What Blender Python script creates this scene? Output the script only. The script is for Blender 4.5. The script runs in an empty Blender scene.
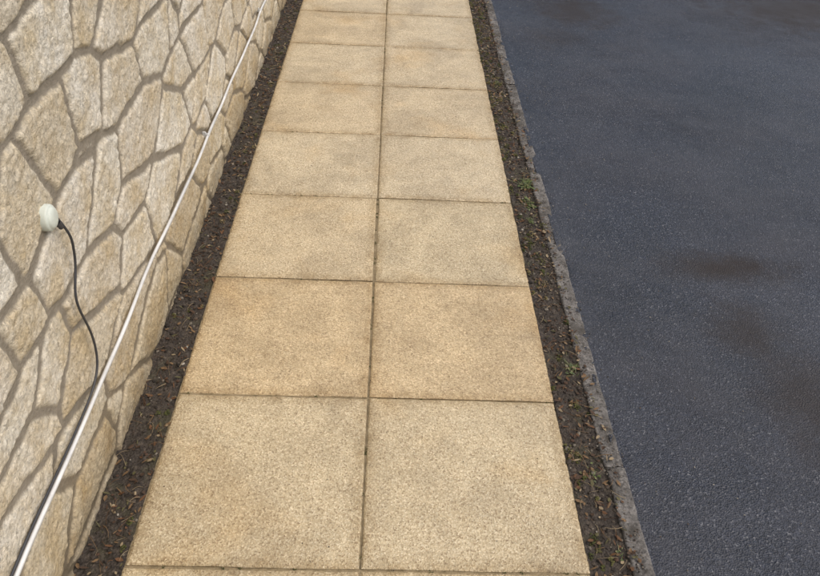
import bpy, bmesh, math, random
import numpy as np
from mathutils import Vector, Matrix
random.seed(7); RNG=np.random.default_rng(11)
scene=bpy.context.scene

# ------------------------------------------------------------------ helpers
_T={}
def vnoise(x,y,seed=0):
    if seed not in _T: _T[seed]=np.random.RandomState(seed).rand(256,256)
    T=_T[seed]
    xi=np.floor(x).astype(int); yi=np.floor(y).astype(int)
    fx=x-xi; fy=y-yi
    fx=fx*fx*fx*(fx*(fx*6-15)+10); fy=fy*fy*fy*(fy*(fy*6-15)+10)
    a=T[xi&255,yi&255]; b=T[(xi+1)&255,yi&255]; c=T[xi&255,(yi+1)&255]; d=T[(xi+1)&255,(yi+1)&255]
    return (a*(1-fx)+b*fx)*(1-fy)+(c*(1-fx)+d*fx)*fy
def fbm(x,y,seed=0,octv=4,gain=.5):
    s=0;amp=1;t=0
    for o in range(octv):
        s=s+amp*vnoise(x*2**o+13.7*o,y*2**o+7.3*o,seed+o); t+=amp; amp*=gain
    return s/t-.5
def sstep(a,b,x):
    t=np.clip((x-a)/(b-a),0,1); return t*t*(3-2*t)

def mesh_np(name,V,F,cols=None,smooth=True,mat=None,parent=None):
    V=np.asarray(V,dtype=np.float32); F=np.asarray(F,dtype=np.int32)
    me=bpy.data.meshes.new(name); k=F.shape[1]
    me.vertices.add(len(V)); me.vertices.foreach_set('co',V.ravel())
    me.loops.add(F.size); me.loops.foreach_set('vertex_index',F.ravel())
    me.polygons.add(len(F)); me.polygons.foreach_set('loop_start',np.arange(len(F),dtype=np.int32)*k)
    me.update(calc_edges=True)
    me.polygons.foreach_set('use_smooth',np.full(len(F),smooth))
    if cols is not None:
        at=me.color_attributes.new('Col','FLOAT_COLOR','POINT')
        at.data.foreach_set('color',np.asarray(cols,dtype=np.float32).ravel())
    me.validate()
    ob=bpy.data.objects.new(name,me); scene.collection.objects.link(ob)
    if mat: me.materials.append(mat)
    if parent: ob.parent=parent
    return ob
def grid_faces(n,m,flip=False,off=0):
    i=np.arange(n-1)[:,None]*m+np.arange(m-1)[None,:]; i=i.ravel()+off
    F=np.stack([i,i+m,i+m+1,i+1],1)
    return F[:,::-1] if flip else F
def empty(name):
    e=bpy.data.objects.new(name,None); scene.collection.objects.link(e); e.empty_display_size=.1; return e

class NT:
    def __init__(s,name):
        s.m=bpy.data.materials.new(name); s.m.use_nodes=True; s.t=s.m.node_tree
        s.b=s.t.nodes['Principled BSDF']; s.tc=s.t.nodes.new('ShaderNodeTexCoord')
    def L(s,a,b): s.t.links.new(a,b)
    def put(s,sock,v):
        if isinstance(v,bpy.types.NodeSocket): s.L(v,sock)
        else:
            if isinstance(v,(tuple,list)) and len(v)==3 and sock.type=='RGBA': v=(*v,1)
            if sock.type=='RGBA' and isinstance(v,(int,float)): v=(v,v,v,1)
            sock.default_value=v
    def noise(s,scale,detail=3,rough=.5,dist=0,vec=None):
        n=s.t.nodes.new('ShaderNodeTexNoise'); n.inputs['Scale'].default_value=scale
        n.inputs['Detail'].default_value=detail; n.inputs['Roughness'].default_value=rough; n.inputs['Distortion'].default_value=dist
        s.L(vec or s.tc.outputs['Object'],n.inputs['Vector']); return n.outputs['Fac']
    def voro(s,scale,feature='F1',out='Distance',vec=None):
        n=s.t.nodes.new('ShaderNodeTexVoronoi'); n.feature=feature; n.inputs['Scale'].default_value=scale
        s.L(vec or s.tc.outputs['Object'],n.inputs['Vector']); return n.outputs[out]
    def ramp(s,f,stops):
        n=s.t.nodes.new('ShaderNodeValToRGB'); e=n.color_ramp.elements
        while len(e)<len(stops): e.new(.5)
        for i,(p,c) in enumerate(stops):
            e[i].position=p; e[i].color=(c,c,c,1) if not isinstance(c,tuple) else (*c,1)
        s.L(f,n.inputs['Fac']); return n.outputs['Color']
    def mix(s,f,a,b,mode='MIX'):
        n=s.t.nodes.new('ShaderNodeMix'); n.data_type='RGBA'; n.blend_type=mode
        s.put(n.inputs[0],f); s.put(n.inputs[6],a); s.put(n.inputs[7],b); return n.outputs[2]
    def math(s,op,a,b=0.,c=None):
        n=s.t.nodes.new('ShaderNodeMath'); n.operation=op; s.put(n.inputs[0],a); s.put(n.inputs[1],b)
        if c is not None: s.put(n.inputs[2],c)
        return n.outputs[0]
    def cell(s,scale):
        v=s.voro(scale,'F1','Color'); p=s.t.nodes.new('ShaderNodeSeparateColor'); s.L(v,p.inputs[0]); return p.outputs[0]
    def attr(s,name='Col'):
        n=s.t.nodes.new('ShaderNodeVertexColor'); n.layer_name=name
        p=s.t.nodes.new('ShaderNodeSeparateColor'); s.L(n.outputs['Color'],p.inputs[0])
        return n.outputs['Color'],p.outputs[0],p.outputs[1],p.outputs[2]
    def bump(s,h,strength,dist,prev=None):
        n=s.t.nodes.new('ShaderNodeBump'); n.inputs['Strength'].default_value=strength; n.inputs['Distance'].default_value=dist
        s.L(h,n.inputs['Height'])
        if prev: s.L(prev,n.inputs['Normal'])
        return n.outputs[0]
    def xyz(s):
        n=s.t.nodes.new('ShaderNodeSeparateXYZ'); s.L(s.tc.outputs['Object'],n.inputs[0]); return n.outputs
    def done(s,col,rough,nrm=None,spec=.5):
        s.put(s.b.inputs['Base Color'],col); s.put(s.b.inputs['Roughness'],rough)
        s.b.inputs['Specular IOR Level'].default_value=spec
        if nrm: s.L(nrm,s.b.inputs['Normal'])
        return s.m

# ------------------------------------------------------------------ materials
def mat_stone():
    m=NT('stone_cladding'); _,idr,mask,idb=m.attr()
    base=m.ramp(idr,[(0,(.66,.60,.48)),(.3,(.72,.68,.58)),(.55,(.68,.63,.53)),(.8,(.60,.53,.40)),(1,(.74,.70,.61))])
    n1=m.noise(8,5,.65); base=m.mix(m.ramp(n1,[(.40,0.),(.64,1.)]),base,m.mix(1.,base,(.82,.74,.60),'MULTIPLY'))
    n2=m.noise(70,5,.75); base=m.mix(.8,base,m.ramp(n2,[(.30,.40),(.46,.95),(.75,1.2)]),'MULTIPLY')
    base=m.mix(.5,base,m.ramp(m.cell(170),[(0,.5),(.2,.85),(.8,1.05),(1,1.35)]),'MULTIPLY')
    mort=m.mix(m.noise(40,4),(.20,.172,.13),(.34,.30,.235))
    col=m.mix(mask,mort,base)
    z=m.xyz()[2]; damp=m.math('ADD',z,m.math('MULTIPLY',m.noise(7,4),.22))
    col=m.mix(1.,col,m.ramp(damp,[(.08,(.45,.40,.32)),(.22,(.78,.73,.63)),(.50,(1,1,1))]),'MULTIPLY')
    h=m.math('ADD',m.math('MULTIPLY',m.noise(55,6,.7),1.),m.math('MULTIPLY',m.noise(190,3,.6),.5))
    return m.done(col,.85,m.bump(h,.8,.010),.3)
def mat_slab():
    m=NT('riven_paving'); c,r,g,b=m.attr()     # r tone, g edge mask, b hue
    tan=m.mix(r,(.55,.455,.285),(.60,.51,.35))
    tan=m.mix(b,tan,(.585,.435,.235))
    n=m.noise(3.2,5,.65,.5); tan=m.mix(m.ramp(n,[(.42,0.),(.64,1.)]),tan,m.mix(1.,tan,(.79,.78,.77),'MULTIPLY'))
    n=m.noise(2.3,3,.6,.2,None); tan=m.mix(m.ramp(n,[(.54,0.),(.70,.6)]),tan,m.mix(1.,tan,(1.0,.88,.70),'MULTIPLY'))
    n=m.noise(13,5,.7); tan=m.mix(.6,tan,m.ramp(n,[(.3,.80),(.7,1.13)]),'MULTIPLY')
    tan=m.mix(.8,tan,m.ramp(m.cell(250),[(0,(.46,.39,.32)),(.18,(.82,.78,.72)),(.75,(1.04,1.04,1.04)),(1,(1.35,1.4,1.5))]),'MULTIPLY')
    n=m.noise(120,4,.7); tan=m.mix(.6,tan,m.ramp(n,[(.3,.62),(.7,1.25)]),'MULTIPLY')
    e=m.math('MULTIPLY',g,m.ramp(m.noise(18,4,.7),[(.3,.1),(.65,1.)]))
    tan=m.mix(e,tan,m.mix(1.,tan,(.70,.64,.54),'MULTIPLY'))
    h=m.math('ADD',m.voro(250),m.math('MULTIPLY',m.noise(130,4,.7),1.1))
    return m.done(tan,m.ramp(m.noise(4,4),[(.35,.38),(.65,.60)]),m.bump(h,.5,.003),.45)
def mat_soil():
    m=NT('damp_soil'); n=m.noise(60,6,.75)
    c=m.ramp(n,[(.3,(.018,.014,.011)),(.5,(.048,.038,.029)),(.62,(.085,.067,.050)),(.78,(.17,.14,.105))])
    g=m.noise(7,4,.7); c=m.mix(m.math('MULTIPLY',m.ramp(g,[(.52,0.),(.68,1.)]),.55),c,(.065,.062,.030))
    h=m.math('ADD',m.noise(90,6,.75),m.voro(140))
    return m.done(c,.75,m.bump(h,.8,.006),.35)
def mat_joint():
    m=NT('joint_fill'); c=m.ramp(m.noise(30,5,.7),[(.3,(.13,.10,.055)),(.5,(.23,.18,.105)),(.75,(.34,.27,.17))])
    return m.done(c,.9,m.bump(m.noise(200,3),.6,.004),.2)
def mat_kerb(name='edging_concrete'):
    m=NT(name); c=m.ramp(m.noise(22,6,.75),[(.3,(.075,.068,.060)),(.5,(.145,.135,.122)),(.72,(.24,.225,.205))])
    c=m.mix(.8,c,m.ramp(m.cell(170),[(0,.45),(.4,.95),(1,1.4)]),'MULTIPLY')
    c=m.mix(m.math('MULTIPLY',m.ramp(m.noise(6,6,.75),[(.46,0.),(.60,1.)]),.75),c,(.055,.048,.038))
    return m.done(c,.8,m.bump(m.noise(110,5,.7),.8,.006),.35)
def mat_tarmac():
    m=NT('asphalt')
    c=m.ramp(m.cell(215),[(0,(.011,.014,.021)),(.5,(.023,.027,.038)),(.92,(.037,.042,.055)),(1,(.13,.132,.14))])
    c=m.mix(.7,c,m.ramp(m.noise(1.3,5,.6),[(.3,.70),(.7,1.3)]),'MULTIPLY')
    c=m.mix(.8,c,m.ramp(m.noise(70,4,.7),[(.3,.45),(.7,1.5)]),'MULTIPLY')
    c=m.mix(.6,c,m.ramp(m.noise(9,5,.7),[(.3,.7),(.7,1.3)]),'MULTIPLY')
    X=m.xyz()
    # lighter grey patches spread over the drive by noise
    mottle=m.math('MULTIPLY',m.ramp(m.noise(2.1,5,.7),[(.40,0.),(.65,1.)]),.4); c=m.mix(mottle,c,(.062,.062,.068))
    # oil / rust-brown stains in the foreground; farther ones just dark brown patches
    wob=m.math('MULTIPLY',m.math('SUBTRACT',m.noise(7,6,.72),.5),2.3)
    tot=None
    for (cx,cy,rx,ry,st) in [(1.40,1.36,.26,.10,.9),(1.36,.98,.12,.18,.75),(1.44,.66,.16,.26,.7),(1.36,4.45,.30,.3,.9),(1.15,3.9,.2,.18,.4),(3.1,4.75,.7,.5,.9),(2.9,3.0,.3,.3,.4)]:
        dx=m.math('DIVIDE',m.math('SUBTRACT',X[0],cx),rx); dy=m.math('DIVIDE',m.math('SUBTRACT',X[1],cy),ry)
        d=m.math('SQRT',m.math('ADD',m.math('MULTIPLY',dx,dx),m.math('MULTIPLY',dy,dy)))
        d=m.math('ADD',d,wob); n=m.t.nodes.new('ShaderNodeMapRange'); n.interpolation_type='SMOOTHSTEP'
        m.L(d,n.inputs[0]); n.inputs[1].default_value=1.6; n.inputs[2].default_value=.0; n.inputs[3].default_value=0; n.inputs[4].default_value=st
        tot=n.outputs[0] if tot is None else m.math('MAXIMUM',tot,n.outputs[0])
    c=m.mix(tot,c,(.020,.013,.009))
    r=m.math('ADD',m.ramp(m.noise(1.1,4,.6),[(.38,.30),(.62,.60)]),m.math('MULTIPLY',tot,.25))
    h=m.math('ADD',m.voro(215),m.math('MULTIPLY',m.noise(90,5,.75),1.2))
    return m.done(c,r,m.bump(h,.7,.0038),.45)
def mat_vcol(name,rough=.8,spec=.3,bs=60):
    m=NT(name); c,_,_,_=m.attr()
    c=m.mix(.6,c,m.ramp(m.noise(bs,3),[(.3,.7),(.7,1.25)]),'MULTIPLY')
    return m.done(c,rough,m.bump(m.noise(bs*2,3),.3,.002),spec)
def mat_plain(name,col,rough,bs=40,var=.12,spec=.4):
    m=NT(name); c=m.mix(1.,col,m.ramp(m.noise(bs,4,.6),[(.3,1-var),(.7,1+var)]),'MULTIPLY')
    return m.done(c,rough,m.bump(m.noise(bs*3,2),.1,.001),spec)
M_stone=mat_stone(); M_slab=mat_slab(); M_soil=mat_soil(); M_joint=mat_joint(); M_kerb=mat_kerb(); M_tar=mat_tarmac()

Y0,Y1=-2.4,10.8
# ------------------------------------------------------------------ ground
def mat_ground():
    m=NT('rough_grass'); c=m.ramp(m.noise(3,6,.7),[(.3,(.035,.05,.015)),(.6,(.07,.09,.03)),(.8,(.10,.09,.05))])
    return m.done(c,.9,m.bump(m.noise(30,5),.8,.03),.2)
mesh_np('ground',[(-300,-300,-.10),(300,-300,-.10),(300,300,-.10),(-300,300,-.10)],[(0,1,2,3)],mat=mat_ground())

# ------------------------------------------------------------------ stone wall (true relief)
def build_wall():
    ys=[Y0]
    while ys[-1]<Y1:
        y=ys[-1]
        d=.0042 if -.3<y<1.2 else (.0042+.0022*(y-1.2) if y>=1.2 else .012)
        ys.append(y+min(d,.022))
    ys=np.array(ys); H=2.3
    hs=np.concatenate([np.arange(-.06,1.34,.0044),np.arange(1.34,H,.012),[H]])
    yy,hh=np.meshgrid(ys,hs,indexing='ij'); sh=yy.shape; y=yy.ravel(); h=hh.ravel()
    wy=y+.026*fbm(y*6,h*6,31,3)+.012*fbm(y*30,h*30,41,3); wh=h+.036*fbm(y*4,h*5,51,3)+.011*fbm(y*30,h*30,61,3)
    cy,ch=.345,.150
    K=.50
    gi=np.floor(wy/cy).astype(int); gj=np.floor(wh/ch).astype(int)
    rs=np.random.RandomState(15); N=128
    JX=rs.rand(N,N); JY=rs.rand(N,N); WT=rs.rand(N,N)
    def seed(i,j):
        a=i%N;b=j%N
        return (i+.5+.5*(j%2)-.25+(JX[a,b]-.5)*.80)*cy,(j+.5+(JY[a,b]-.5)*.88)*ch,(WT[a,b]-.5)*.014
    best=np.full(y.shape,1e9); bi=np.zeros(y.shape,int); bj=bi.copy(); b0=np.zeros(y.shape);b1=b0.copy()
    for a in range(-1,2):
        for b in range(-2,3):
            sx,sy,w=seed(gi+a,gj+b); d=((wy-sx)*K)**2+(wh-sy)**2-w
            m=d<best; best=np.where(m,d,best); bi=np.where(m,gi+a,bi); bj=np.where(m,gj+b,bj)
            b0=np.where(m,sx,b0); b1=np.where(m,sy,b1)
    ed=np.full(y.shape,1e9)
    for a in range(-2,3):
        for b in range(-2,3):
            if a==0 and b==0: continue
            sx,sy,w=seed(bi+a,bj+b); d=((wy-sx)*K)**2+(wh-sy)**2-w
            gx=2*K*K*(b0-sx); gy=2*(b1-sy)
            L=np.sqrt(gx**2+gy**2)+1e-6
            ed=np.minimum(ed,(d-best)/L)
    jw=.0092+.009*(fbm(y*9,h*9,71,2)+.2)
    e=ed-jw
    r1=JX[(bi*7+3)%N,(bj*5+11)%N]; r2=JY[(bi*3+5)%N,(bj*11+2)%N]; r3=WT[(bi*13+1)%N,(bj*3+9)%N]
    body=sstep(-.002,.009,e)
    rock=.008*fbm(y*11+r1*50,h*11,81,4,.6)+.006*np.abs(fbm(y*34,h*34+r2*30,91,3))*2
    grit=.0035*fbm(y*95,h*95,95,2)
    prof=body*(.0045+.003*r1)+body*(rock+ (r2-.5)*.025*(wy-b0)+(r3-.5)*.035*(wh-b1))+grit*(.5+.5*body)
    mort=.003*fbm(y*25,h*25,101,3)
    x=-.724+prof+mort*(1-body)
    V=np.stack([x,y,h],1)
    mask=sstep(-.002,.004,e+.005*fbm(y*60,h*60,111,2))
    cols=np.stack([r1,mask,r3,np.ones_like(r1)],1)
    root=empty('stone_wall')
    mesh_np('stone_face',V,grid_faces(*sh),cols,True,M_stone,root)
    def box(n,x0,x1,y0,y1,z0,z1,mat):
        bm=bmesh.new(); bmesh.ops.create_cube(bm,size=1)
        for v in bm.verts: v.co=Vector(((x0+x1)/2+v.co.x*(x1-x0),(y0+y1)/2+v.co.y*(y1-y0),(z0+z1)/2+v.co.z*(z1-z0)))
        bmesh.ops.bevel(bm,geom=bm.edges[:],offset=.008,segments=2,affect='EDGES')
        me=bpy.data.meshes.new(n); bm.to_mesh(me); bm.free(); me.materials.append(mat)
        o=bpy.data.objects.new(n,me); scene.collection.objects.link(o); o.parent=root
    box('core',-.98,-.740,Y0,Y1,-.09,2.298,M_kerb)
    yk=Y0-.02; i=0
    while yk<Y1:
        box('coping_%d'%i,-1.01,-.680,yk,yk+.595,2.301,2.36,M_kerb); yk+=.605; i+=1
build_wall()

# ------------------------------------------------------------------ paved path
P=.6
def build_path():
    root=empty('paved_path'); Vs=[];Fs=[];Cs=[];off=0
    base=np.array([0,.002,.005,.010,.02,.04,.07]); u=np.concatenate([base,np.linspace(.10,.90,17),1-base[::-1]]) 
    nrow0,nrow1=-4,18
    for r in range(nrow0,nrow1):
        for c in (-1,0):
            g=.0034+RNG.uniform(-.0008,.0010); w=P-2*g
            U,Vv=np.meshgrid(u,u,indexing='ij')
            x=U*w; y=Vv*w
            ed=np.minimum(np.minimum(x,w-x),np.minimum(y,w-y))
            X=c*P+g+x; Y=r*P+g+y
            s=5*r+c+300
            cx=.0036*fbm(Y*14,np.full_like(Y,s*1.7),s,3); cy=.0036*fbm(X*14,np.full_like(Y,s*1.3),s+9,3)
            wob=sstep(.05,0,np.minimum(x,w-x)); X=X+cx*wob*np.sign(x-w/2)*-1
            wob=sstep(.05,0,np.minimum(y,w-y)); Y=Y+cy*wob*np.sign(y-w/2)*-1
            rx,ry=RNG.uniform(-.002,.002,2); dz=RNG.uniform(-.0008,.0008)
            Z=dz+rx*(x-w/2)+ry*(y-w/2)-.0035*np.clip(1-ed/.0055,0,1)**2+.0022*fbm(X*4,Y*4,s,3)+.0016*fbm(X*38,Y*38,s+3,2)
            jx,jy=RNG.uniform(-.0012,.0012,2); X=X+jx; Y=Y+jy
            n=len(u); V=np.stack([X.ravel(),Y.ravel(),Z.ravel()],1)
            idx=np.concatenate([np.arange(n)*n, (n-1)*n+np.arange(1,n), np.arange(n-2,-1,-1)*n+n-1, np.arange(n-2,0,-1)])
            sk=V[idx].copy(); sk[:,2]=-.045
            F=grid_faces(n,n)
            m=len(idx); k=np.arange(m); k2=(k+1)%m
            FS=np.stack([idx[k],n*n+k,n*n+k2,idx[k2]],1)[:,::-1]
            tone=RNG.uniform(.2,.8); hue=max(0,RNG.uniform(-.4,.25)) 
            if r==1: hue=.55
            if r in (0,-1): hue=.05; tone=.35
            if r>=3: tone=.8  # far slabs paler: sky sheen put into their colour
            em=sstep(.045,0,ed).ravel()
            col=np.stack([np.full(n*n,tone),em,np.full(n*n,hue),np.ones(n*n)],1); cs=col[idx].copy(); cs[:,1]=1
            Vs+= [V,sk]; Cs+=[col,cs]; Fs+=[F+off,FS+off]; off+=n*n+m
    mesh_np('slabs',np.concatenate(Vs),np.concatenate(Fs),np.concatenate(Cs),True,M_slab,root)
    xs=np.linspace(-.600,.600,161); ys=np.arange(nrow0*P,nrow1*P,.012)
    X,Y=np.meshgrid(xs,ys,indexing='ij'); Z=-.0050+.003*fbm(X*30,Y*30,5,3)
    mesh_np('joint_fill',np.stack([X.ravel(),Y.ravel(),Z.ravel()],1),grid_faces(*X.shape),None,True,M_joint,root)
build_path()

# ------------------------------------------------------------------ soil strips
class Soil:
    def __init__(s,x0,x1,seed,zb):
        s.xs=np.linspace(x0,x1,int((x1-x0)/.005)+1); s.ys=np.arange(Y0,Y1,.006)
        X,Y=np.meshgrid(s.xs,s.ys,indexing='ij')
        s.Z=zb+.018*fbm(X*16,Y*10,seed,5,.6)+.008*fbm(X*90,Y*90,seed+20,2)
        mesh_np('soil_strip',np.stack([X.ravel(),Y.ravel(),s.Z.ravel()],1),grid_faces(*X.shape),None,True,M_soil)
    def __call__(s,x,y):
        i=min(max(int((x-s.xs[0])/(s.xs[1]-s.xs[0])),0),len(s.xs)-1); j=min(max(int((y-Y0)/.006),0),len(s.ys)-1)
        return s.Z[i,j]
zl=Soil(-.740,-.598,201,-.007); zr=Soil(.598,.716,241,-.003)

# ------------------------------------------------------------------ kerb edging
def build_kerb():
    root=empty('kerb'); L=.915; y=Y0; i=0
    while y<Y1:
        nx,ny=14,190; xs=np.linspace(0,1,nx); ys=np.linspace(y+.0015,y+L-.0015,ny)
        U,Y=np.meshgrid(xs,ys,indexing='ij'); w=.064
        x0=.705+random.uniform(-.0015,.0015)
        s=i*7+400
        X=x0+U*w+.011*fbm(Y*10+0*U,U*.0+s,s,5,.6)
        ed=np.minimum(U*w,.05); edy=np.minimum(Y-ys[0],ys[-1]-Y)
        chip=np.clip(fbm(X*22,Y*22,s,3),0,1)
        Z=.006-.006*np.clip(1-ed/.012,0,1)**2-.003*np.clip(1-edy/.006,0,1)**2-.020*chip+.004*fbm(X*60,Y*60,s+2,2)
        Z[0,:]=-.09; Z[-1,:]=-.09
        mesh_np('edging_%d'%i,np.stack([X.ravel(),Y.ravel(),Z.ravel()],1),grid_faces(nx,ny),None,True,M_kerb,root)
        y+=L; i+=1
build_kerb()
# ------------------------------------------------------------------ driveway
def build_drive():
    xs=np.concatenate([[.745,.752,.758,.764,.770,.776,.783,.79,.80,.82],np.linspace(.84,6.4,110)]); ys=np.linspace(Y0,Y1,900)
    X,Y=np.meshgrid(xs,ys,indexing='ij')
    Z=-.002+.010*fbm(X*1.1,Y*1.1,601,3)+.002*fbm(X*14,Y*14,611,2)+.020*(fbm(Y*11,X*11,620,3)+.14)*sstep(.85,.77,X)
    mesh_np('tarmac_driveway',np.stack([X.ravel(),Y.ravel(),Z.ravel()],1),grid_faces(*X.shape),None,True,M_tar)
build_drive()

# ------------------------------------------------------------------ small masses (one mesh each)
class Mass:
    def __init__(s): s.V=[];s.F=[];s.C=[];s.n=0
    def add(s,V,F,c):
        V=np.asarray(V,float); s.V.append(V); s.F.append(np.asarray(F)+s.n); s.n+=len(V)
        s.C.append(np.tile(np.array([*c,1.]),(len(V),1)))
    def build(s,name,mat,smooth=True):
        return mesh_np(name,np.concatenate(s.V),np.concatenate(s.F),np.concatenate(s.C),smooth,mat)
bm=bmesh.new(); bmesh.ops.create_icosphere(bm,subdivisions=1,radius=1); 
ICV=np.array([v.co[:] for v in bm.verts]); ICF=np.array([[v.index for v in f.verts] for f in bm.faces]); bm.free()
def rotz(V,a):
    c,s=math.cos(a),math.sin(a); return V@np.array([[c,s,0],[-s,c,0],[0,0,1]])
def stone(mass,x,y,z,r,c):
    V=ICV*(1+RNG.uniform(-.28,.28,(len(ICV),1)))*np.array([r*RNG.uniform(.8,1.4),r,r*RNG.uniform(.45,.8)])
    mass.add(rotz(V,RNG.uniform(0,6.3))+np.array([x,y,z]),ICF,c)
def ybias():
    return RNG.uniform(-1.0,8.5) if RNG.random()<.35 else RNG.uniform(-.6,4.8)
gr=Mass()
SC=[(.022,.017,.013),(.045,.035,.027),(.080,.063,.047),(.15,.13,.10),(.30,.27,.22),(.07,.04,.025)]
_pc={}
def pick(l,w): 
    k=tuple(w)
    if k not in _pc: _pc[k]=np.cumsum(np.array(w)/sum(w))
    return l[min(int(np.searchsorted(_pc[k],RNG.random())),len(l)-1)]
for k in range(2800):
    y=ybias(); x=RNG.uniform(-.715,-.60); r=min(abs(RNG.normal(0,.0026))+.0014,.008)
    stone(gr,x,y,zl(x,y)+r*.2,r,pick(SC,[5,5,3,.8,.2,1.5]))
for k in range(3600):
    y=ybias(); x=RNG.uniform(.602,.712); r=min(abs(RNG.normal(0,.0028))+.0014,.009)
    stone(gr,x,y,zr(x,y)+r*.2,r,pick(SC,[3,5,4,2,.6,2]))
for k in range(2600):   # spill along kerb and tarmac edge
    y=ybias(); x=.706+abs(RNG.normal(0,.032)); r=RNG.uniform(.001,.0032)
    stone(gr,x,y,.005 if x<.762 else 0.002,r,pick(SC,[2,3,3,2,.8,1]))
for k in range(520):   # pale grit on the tarmac
    y=ybias(); x=RNG.uniform(.8,4.5) if k%3 else .78+abs(RNG.normal(0,.15)); r=RNG.uniform(.001,.0028)
    stone(gr,x,y,.0035,r,pick(SC,[0,0,1,2,4,0]))
for k in range(260):
    y=ybias(); x=RNG.uniform(-.6,.6); r=RNG.uniform(.001,.002)
    stone(gr,x,y,.001,r,pick(SC,[2,2,2,1,1,1]))
gr.build('gravel',mat_vcol('grit'),False)

lf=Mass(); LC=[(.11,.055,.025),(.16,.10,.05),(.06,.035,.02),(.26,.20,.12),(.09,.08,.035)]
def flake(x,y,z,l,w,c):
    a=RNG.uniform(0,6.3); k=RNG.uniform(-.5,.5)
    V=np.array([[-l,0,0],[-.3*l,w,k*w],[.5*l,.8*w,k*w*1.2],[l,0,.25*l*RNG.uniform(-1,1)],[.5*l,-.8*w,k*w],[-.3*l,-w,k*w],[0,0,-k*w*.3]],float)
    t=RNG.uniform(-.5,.5); V[:,2]+=V[:,0]*t
    F=[(6,0,5),(6,5,4),(6,4,3),(6,3,2),(6,2,1),(6,1,0)]
    lf.add(rotz(V,a)+np.array([x,y,z]),F,c)
for k in range(2100):
    s=RNG.random()<.4; y=ybias()
    x=RNG.uniform(-.715,-.60) if s else RNG.uniform(.602,.735)
    z=(zl(x,y) if s else max(zr(x,y),.006 if x>.705 else -1))+.005; flake(x,y,z,RNG.uniform(.003,.014),RNG.uniform(.0015,.006),pick(LC,[3,3,3,1.5,2]))
def twig(x,y,z,l,c):
    a=RNG.uniform(0,6.3); n=4; V=[];r=RNG.uniform(.0007,.0015); b=RNG.uniform(-.3,.3)
    for i in range(n):
        t=i/(n-1); px=(t-.5)*l; py=b*l*(t-.5)**2*2; 
        for q in range(3):
            an=q*2.094; V.append((px,py+r*math.cos(an)*(1-.5*t),r*math.sin(an)*(1-.5*t)+.004*math.sin(3*t)))
    F=[]
    for i in range(n-1):
        for q in range(3):
            q2=(q+1)%3; A=i*3+q;B=i*3+q2;C=B+3;D=A+3; F+=[(A,B,C),(A,C,D)]
    lf.add(rotz(np.array(V),a)+np.array([x,y,z]),F,c)
for k in range(760):
    s=RNG.random()<.55; y=ybias(); x=RNG.uniform(-.71,-.605) if s else RNG.uniform(.605,.72)
    twig(x,y,(zl(x,y) if s else max(zr(x,y),.004 if x>.705 else -1))+.006,RNG.uniform(.012,.06),pick(LC,[2,2,2,3,0]))
lf.build('leaf_litter',mat_vcol('dead_leaves',.75))

def weed(x,y,z,R,nleaf,nblade):
    w=Mass(); G=[(.085,.115,.030),(.11,.14,.040),(.055,.075,.022),(.17,.16,.07)]
    for i in range(nleaf):
        a=RNG.uniform(0,6.3); l=R*RNG.uniform(.3,.8); wd=l*RNG.uniform(.18,.3); el=RNG.uniform(.15,1.0)
        ts=[0,.25,.5,.75,1]; ws=[.15,.55,1,.75,.02]; V=[]
        for t,ww in zip(ts,ws):
            px=l*t*math.cos(el*(1-.4*t)); pz=l*t*math.sin(el)*(1-.55*t)
            V+=[(px,wd*ww,pz+.15*wd*ww),(px,0,pz),(px,-wd*ww,pz+.15*wd*ww)]
        F=[]
        for k in range(4):
            A=k*3
            for q in (0,1): F+=[(A+q,A+q+1,A+q+4),(A+q,A+q+4,A+q+3)]
        V=rotz(np.array(V),a)+np.array([x+RNG.normal(0,R*.35),y+RNG.normal(0,R*.6),z])
        w.add(V,F,pick(G,[3,2,2,2]))
    for i in range(nblade):
        a=RNG.uniform(0,6.3); l=R*RNG.uniform(.5,1.3); wd=RNG.uniform(.0008,.0016); el=RNG.uniform(.5,1.4); V=[]
        for t in (0,.33,.66,1):
            px=l*t*math.cos(el)*(1+t*.6); pz=l*t*math.sin(el)*(1-.35*t)
            V+=[(px,wd*(1-t*.9),pz),(px,-wd*(1-t*.9),pz)]
        F=[]
        for k in range(3):
            A=k*2; F+=[(A,A+1,A+3),(A,A+3,A+2)]
        V=rotz(np.array(V),a)+np.array([x+RNG.normal(0,R*.4),y+RNG.normal(0,R*.6),z])
        w.add(V,F,pick(G,[2,3,2,3]))
    return w.build('weed_plant',M_weed)
M_weed=mat_vcol('weed_leaf',.5,.4,30)
for (x,y,R,nl,nb) in [(.680,1.95,.042,44,44),(.676,1.80,.032,26,26),(.665,1.66,.024,20,14),
      (.680,.75,.026,20,16),(.67,.32,.020,12,10),(.69,.06,.015,8,6),(.66,3.1,.020,12,12),
      (.66,4.2,.022,12,12),(.67,6.0,.025,14,14),(-.69,2.4,.011,6,7)]:
    weed(x,y,(zl if x<0 else zr)(x,y)+.002,R,nl,nb)
ms=Mass(); MC=[(.07,.072,.026),(.10,.095,.038),(.05,.055,.022),(.16,.13,.065)]
def clump(x,y,z,R,c):
    for i in range(int(14+R*900)):
        a=RNG.uniform(0,6.3); q=R*math.sqrt(RNG.random()); r=RNG.uniform(.0014,.0034)
        xx=x+q*math.cos(a); yy=y+1.6*q*math.sin(a)
        stone(ms,xx,yy,z+.005*(1-(q/R)**2),r,c)
for k in range(210):
    y=RNG.uniform(-.3,5.2) if k<120 else RNG.uniform(2.2,5.2); x=.602+abs(RNG.normal(.03,.035)); x=min(x,.715); clump(x,y,max(zr(x,y),.003 if x>.7 else -1),RNG.uniform(.006,.018),pick(MC,[3,3,3,2]))
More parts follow.
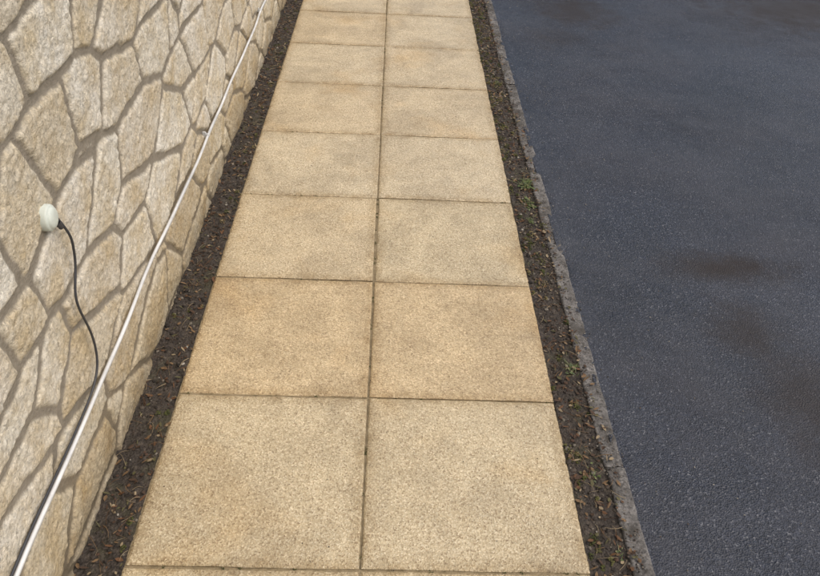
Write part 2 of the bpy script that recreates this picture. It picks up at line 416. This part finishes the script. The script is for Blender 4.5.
for k in range(45):
    y=RNG.uniform(-.3,5.2) ; x=-.602-abs(RNG.normal(0,.05)); x=max(x,-.70); clump(x,y,zl(x,y),RNG.uniform(.005,.012),pick(MC,[3,2,3,1]))
for k in range(90):
    if RNG.random()<.5: x=RNG.normal(0,.001); y=RNG.uniform(-.2,5)
    else: x=RNG.uniform(-.58,.58); y=.6*RNG.integers(0,8)+RNG.normal(0,.001)
    for i in range(9): stone(ms,x+RNG.normal(0,.003),y+RNG.normal(0,.003),-.003,RNG.uniform(.001,.002),pick(MC,[3,2,3,2]))
ms.build('moss',mat_vcol('moss_green',.95,.1),False)

# ------------------------------------------------------------------ cables and junction box
def tube(name,pts,r,mat,parent=None):
    cu=bpy.data.curves.new(name,'CURVE'); cu.dimensions='3D'; cu.bevel_depth=r; cu.bevel_resolution=4; cu.resolution_u=6
    sp=cu.splines.new('NURBS'); sp.points.add(len(pts)-1); sp.order_u=4; sp.use_endpoint_u=True
    for p,q in zip(sp.points,pts): p.co=(*q,1)
    o=bpy.data.objects.new(name,cu); scene.collection.objects.link(o); cu.materials.append(mat)
    dg=bpy.context.evaluated_depsgraph_get(); me=bpy.data.meshes.new_from_object(o.evaluated_get(dg)); 
    bpy.data.objects.remove(o); ob=bpy.data.objects.new(name,me); scene.collection.objects.link(ob); ob.parent=parent
    for p in me.polygons: p.use_smooth=True
    return ob
M_white=mat_plain('white_pvc',(.62,.62,.60),.4,9,.22); M_black=mat_plain('black_rubber',(.045,.045,.048),.5,60,.2)
root=empty('white_cable')
def cz(y): return .300+.005*math.sin(y*2.3)+.003*math.sin(y*7.7+1)
def cx(y): return -.702+.003*math.sin(y*5.1)+.002*math.sin(y*13)
ys=np.arange(Y0+.1,Y1-.1,.12)
tube('sheath',[(cx(y),y,cz(y)) for y in ys],.0052,M_white,root)
tube('sheath_2',[(cx(y)-.003,y,cz(y)-.0110+.0015*math.sin(y*9)) for y in ys],.0038,mat_plain('grey_pvc',(.42,.42,.41),.45,20,.1),root)
i=0
for y in (-1.5,-.25,1.75,3.25,3.95,5.2,6.6,8.2):
    bm=bmesh.new(); prof=[]; n=8; pz=cz(y); px=cx(y)
    for k in range(n+1):
        a=-math.pi/2+math.pi*k/n; prof.append((px+.0078*math.cos(a),pz+.0078*math.sin(a)))
    prof=[(px-.02,prof[0][1])]+prof+[(px-.008,prof[-1][1]),(px-.008,pz+.016),(px-.02,pz+.016)]
    vs=[[bm.verts.new((a,y+d,b)) for a,b in prof] for d in (-.004,.004)]
    for k in range(len(prof)-1): bm.faces.new((vs[0][k],vs[0][k+1],vs[1][k+1],vs[1][k]))
    bm.faces.new(vs[0]); bm.faces.new(vs[1][::-1])
    bmesh.ops.create_uvsphere(bm,u_segments=10,v_segments=6,radius=.003,matrix=Matrix.Translation((px-.007,y,pz+.012)))
    bmesh.ops.recalc_face_normals(bm,faces=bm.faces[:])
    me=bpy.data.meshes.new('clip'); bm.to_mesh(me); bm.free(); me.materials.append(M_white)
    o=bpy.data.objects.new('clip_%d'%i,me); scene.collection.objects.link(o); o.parent=root
    i+=1
bp=[(-.702,.372,.800),(-.696,.378,.776),(-.690,.388,.745),(-.696,.393,.70),(-.700,.392,.66),(-.700,.358,.62),(-.700,.340,.585),(-.698,.348,.53),(-.699,.368,.467),(-.698,.368,.41),
    (-.697,.352,.361),(-.698,.310,.335),(-.702,.26,.318)]+[(cx(y)-.006,y,cz(y)+.008) for y in np.arange(.16,-2.2,-.12)]
tube('black_cable',bp,.0031,M_black)
jb=empty('junction_box')
def lathe(name,prof,center,axis,mat,seg=40,sy=1.,sz=1.):
    bm=bmesh.new(); rings=[]
    for r,t in prof: rings.append([bm.verts.new((t,sy*r*math.cos(2*math.pi*k/seg),sz*r*math.sin(2*math.pi*k/seg))) for k in range(seg)])
    for a,b in zip(rings,rings[1:]):
        for k in range(seg): bm.faces.new((a[k],a[(k+1)%seg],b[(k+1)%seg],b[k]))
    bm.faces.new(rings[-1]); bmesh.ops.recalc_face_normals(bm,faces=bm.faces[:])
    me=bpy.data.meshes.new(name); bm.to_mesh(me); bm.free(); me.materials.append(mat)
    for p in me.polygons: p.use_smooth=True
    o=bpy.data.objects.new(name,me); scene.collection.objects.link(o); o.location=center
    o.rotation_euler=Vector((1,0,0)).rotation_difference(Vector(axis)).to_euler(); o.parent=jb
M_cov=mat_plain('aged_white_pvc',(.58,.62,.55),.45,30,.12)
lathe('cover',[(.030,-.02),(.030,.003),(.0288,.006),(.026,.0075),(.0245,.008),(.0235,.011),(.020,.0135),(.013,.015),(.005,.0155),(.001,.0155)],(-.711,.352,.816),(1,0,0),M_cov,40,.95,1.05)
lathe('gland',[(.007,-.004),(.007,.006),(.0058,.008),(.0058,.013),(.0045,.016),(.0030,.016)],(-.702,.368,.790),(.2,.25,-1),M_black,18)

# ------------------------------------------------------------------ light
w=bpy.data.worlds.new('World'); scene.world=w; w.use_nodes=True
nt=w.node_tree; bg=nt.nodes['Background']; sky=nt.nodes.new('ShaderNodeTexSky'); sky.sky_type='NISHITA'; sky.sun_disc=False
d=Vector((.60,-.15,.95)).normalized()
sky.sun_elevation=math.asin(d.z); sky.sun_rotation=math.atan2(d.x,d.y)
sky.air_density=1.; sky.dust_density=5.; sky.ozone_density=1.
nt.links.new(sky.outputs[0],bg.inputs[0]); bg.inputs[1].default_value=.15
sl=bpy.data.lights.new('sun','SUN'); sl.energy=1.5; sl.angle=math.radians(70); sl.color=(1,.97,.93)
so=bpy.data.objects.new('sun',sl); scene.collection.objects.link(so); so.rotation_euler=d.to_track_quat('Z','Y').to_euler()
scene.view_settings.view_transform='Standard'; scene.view_settings.look='None'; scene.view_settings.exposure=0

# ------------------------------------------------------------------ camera
D1=Vector((-.0083,-.6243,.7811)).normalized(); D2=Vector((.9985,.0317,.0360)); D2=(D2-D1*D2.dot(D1)).normalized(); U=D2.cross(D1)
cam=bpy.data.cameras.new('camera'); co=bpy.data.objects.new('camera',cam); scene.collection.objects.link(co)
R=Vector((D2.x,D1.x,U.x)); Dn=Vector((D2.y,D1.y,U.y)); Fw=Vector((D2.z,D1.z,U.z))
mt=Matrix((R,-Dn,-Fw)).transposed().to_4x4(); mt.translation=Vector((.0357,-1.0567,1.773))
co.matrix_world=mt; cam.sensor_width=36; cam.lens=33.01; cam.clip_start=.05; cam.clip_end=1000
scene.camera=co
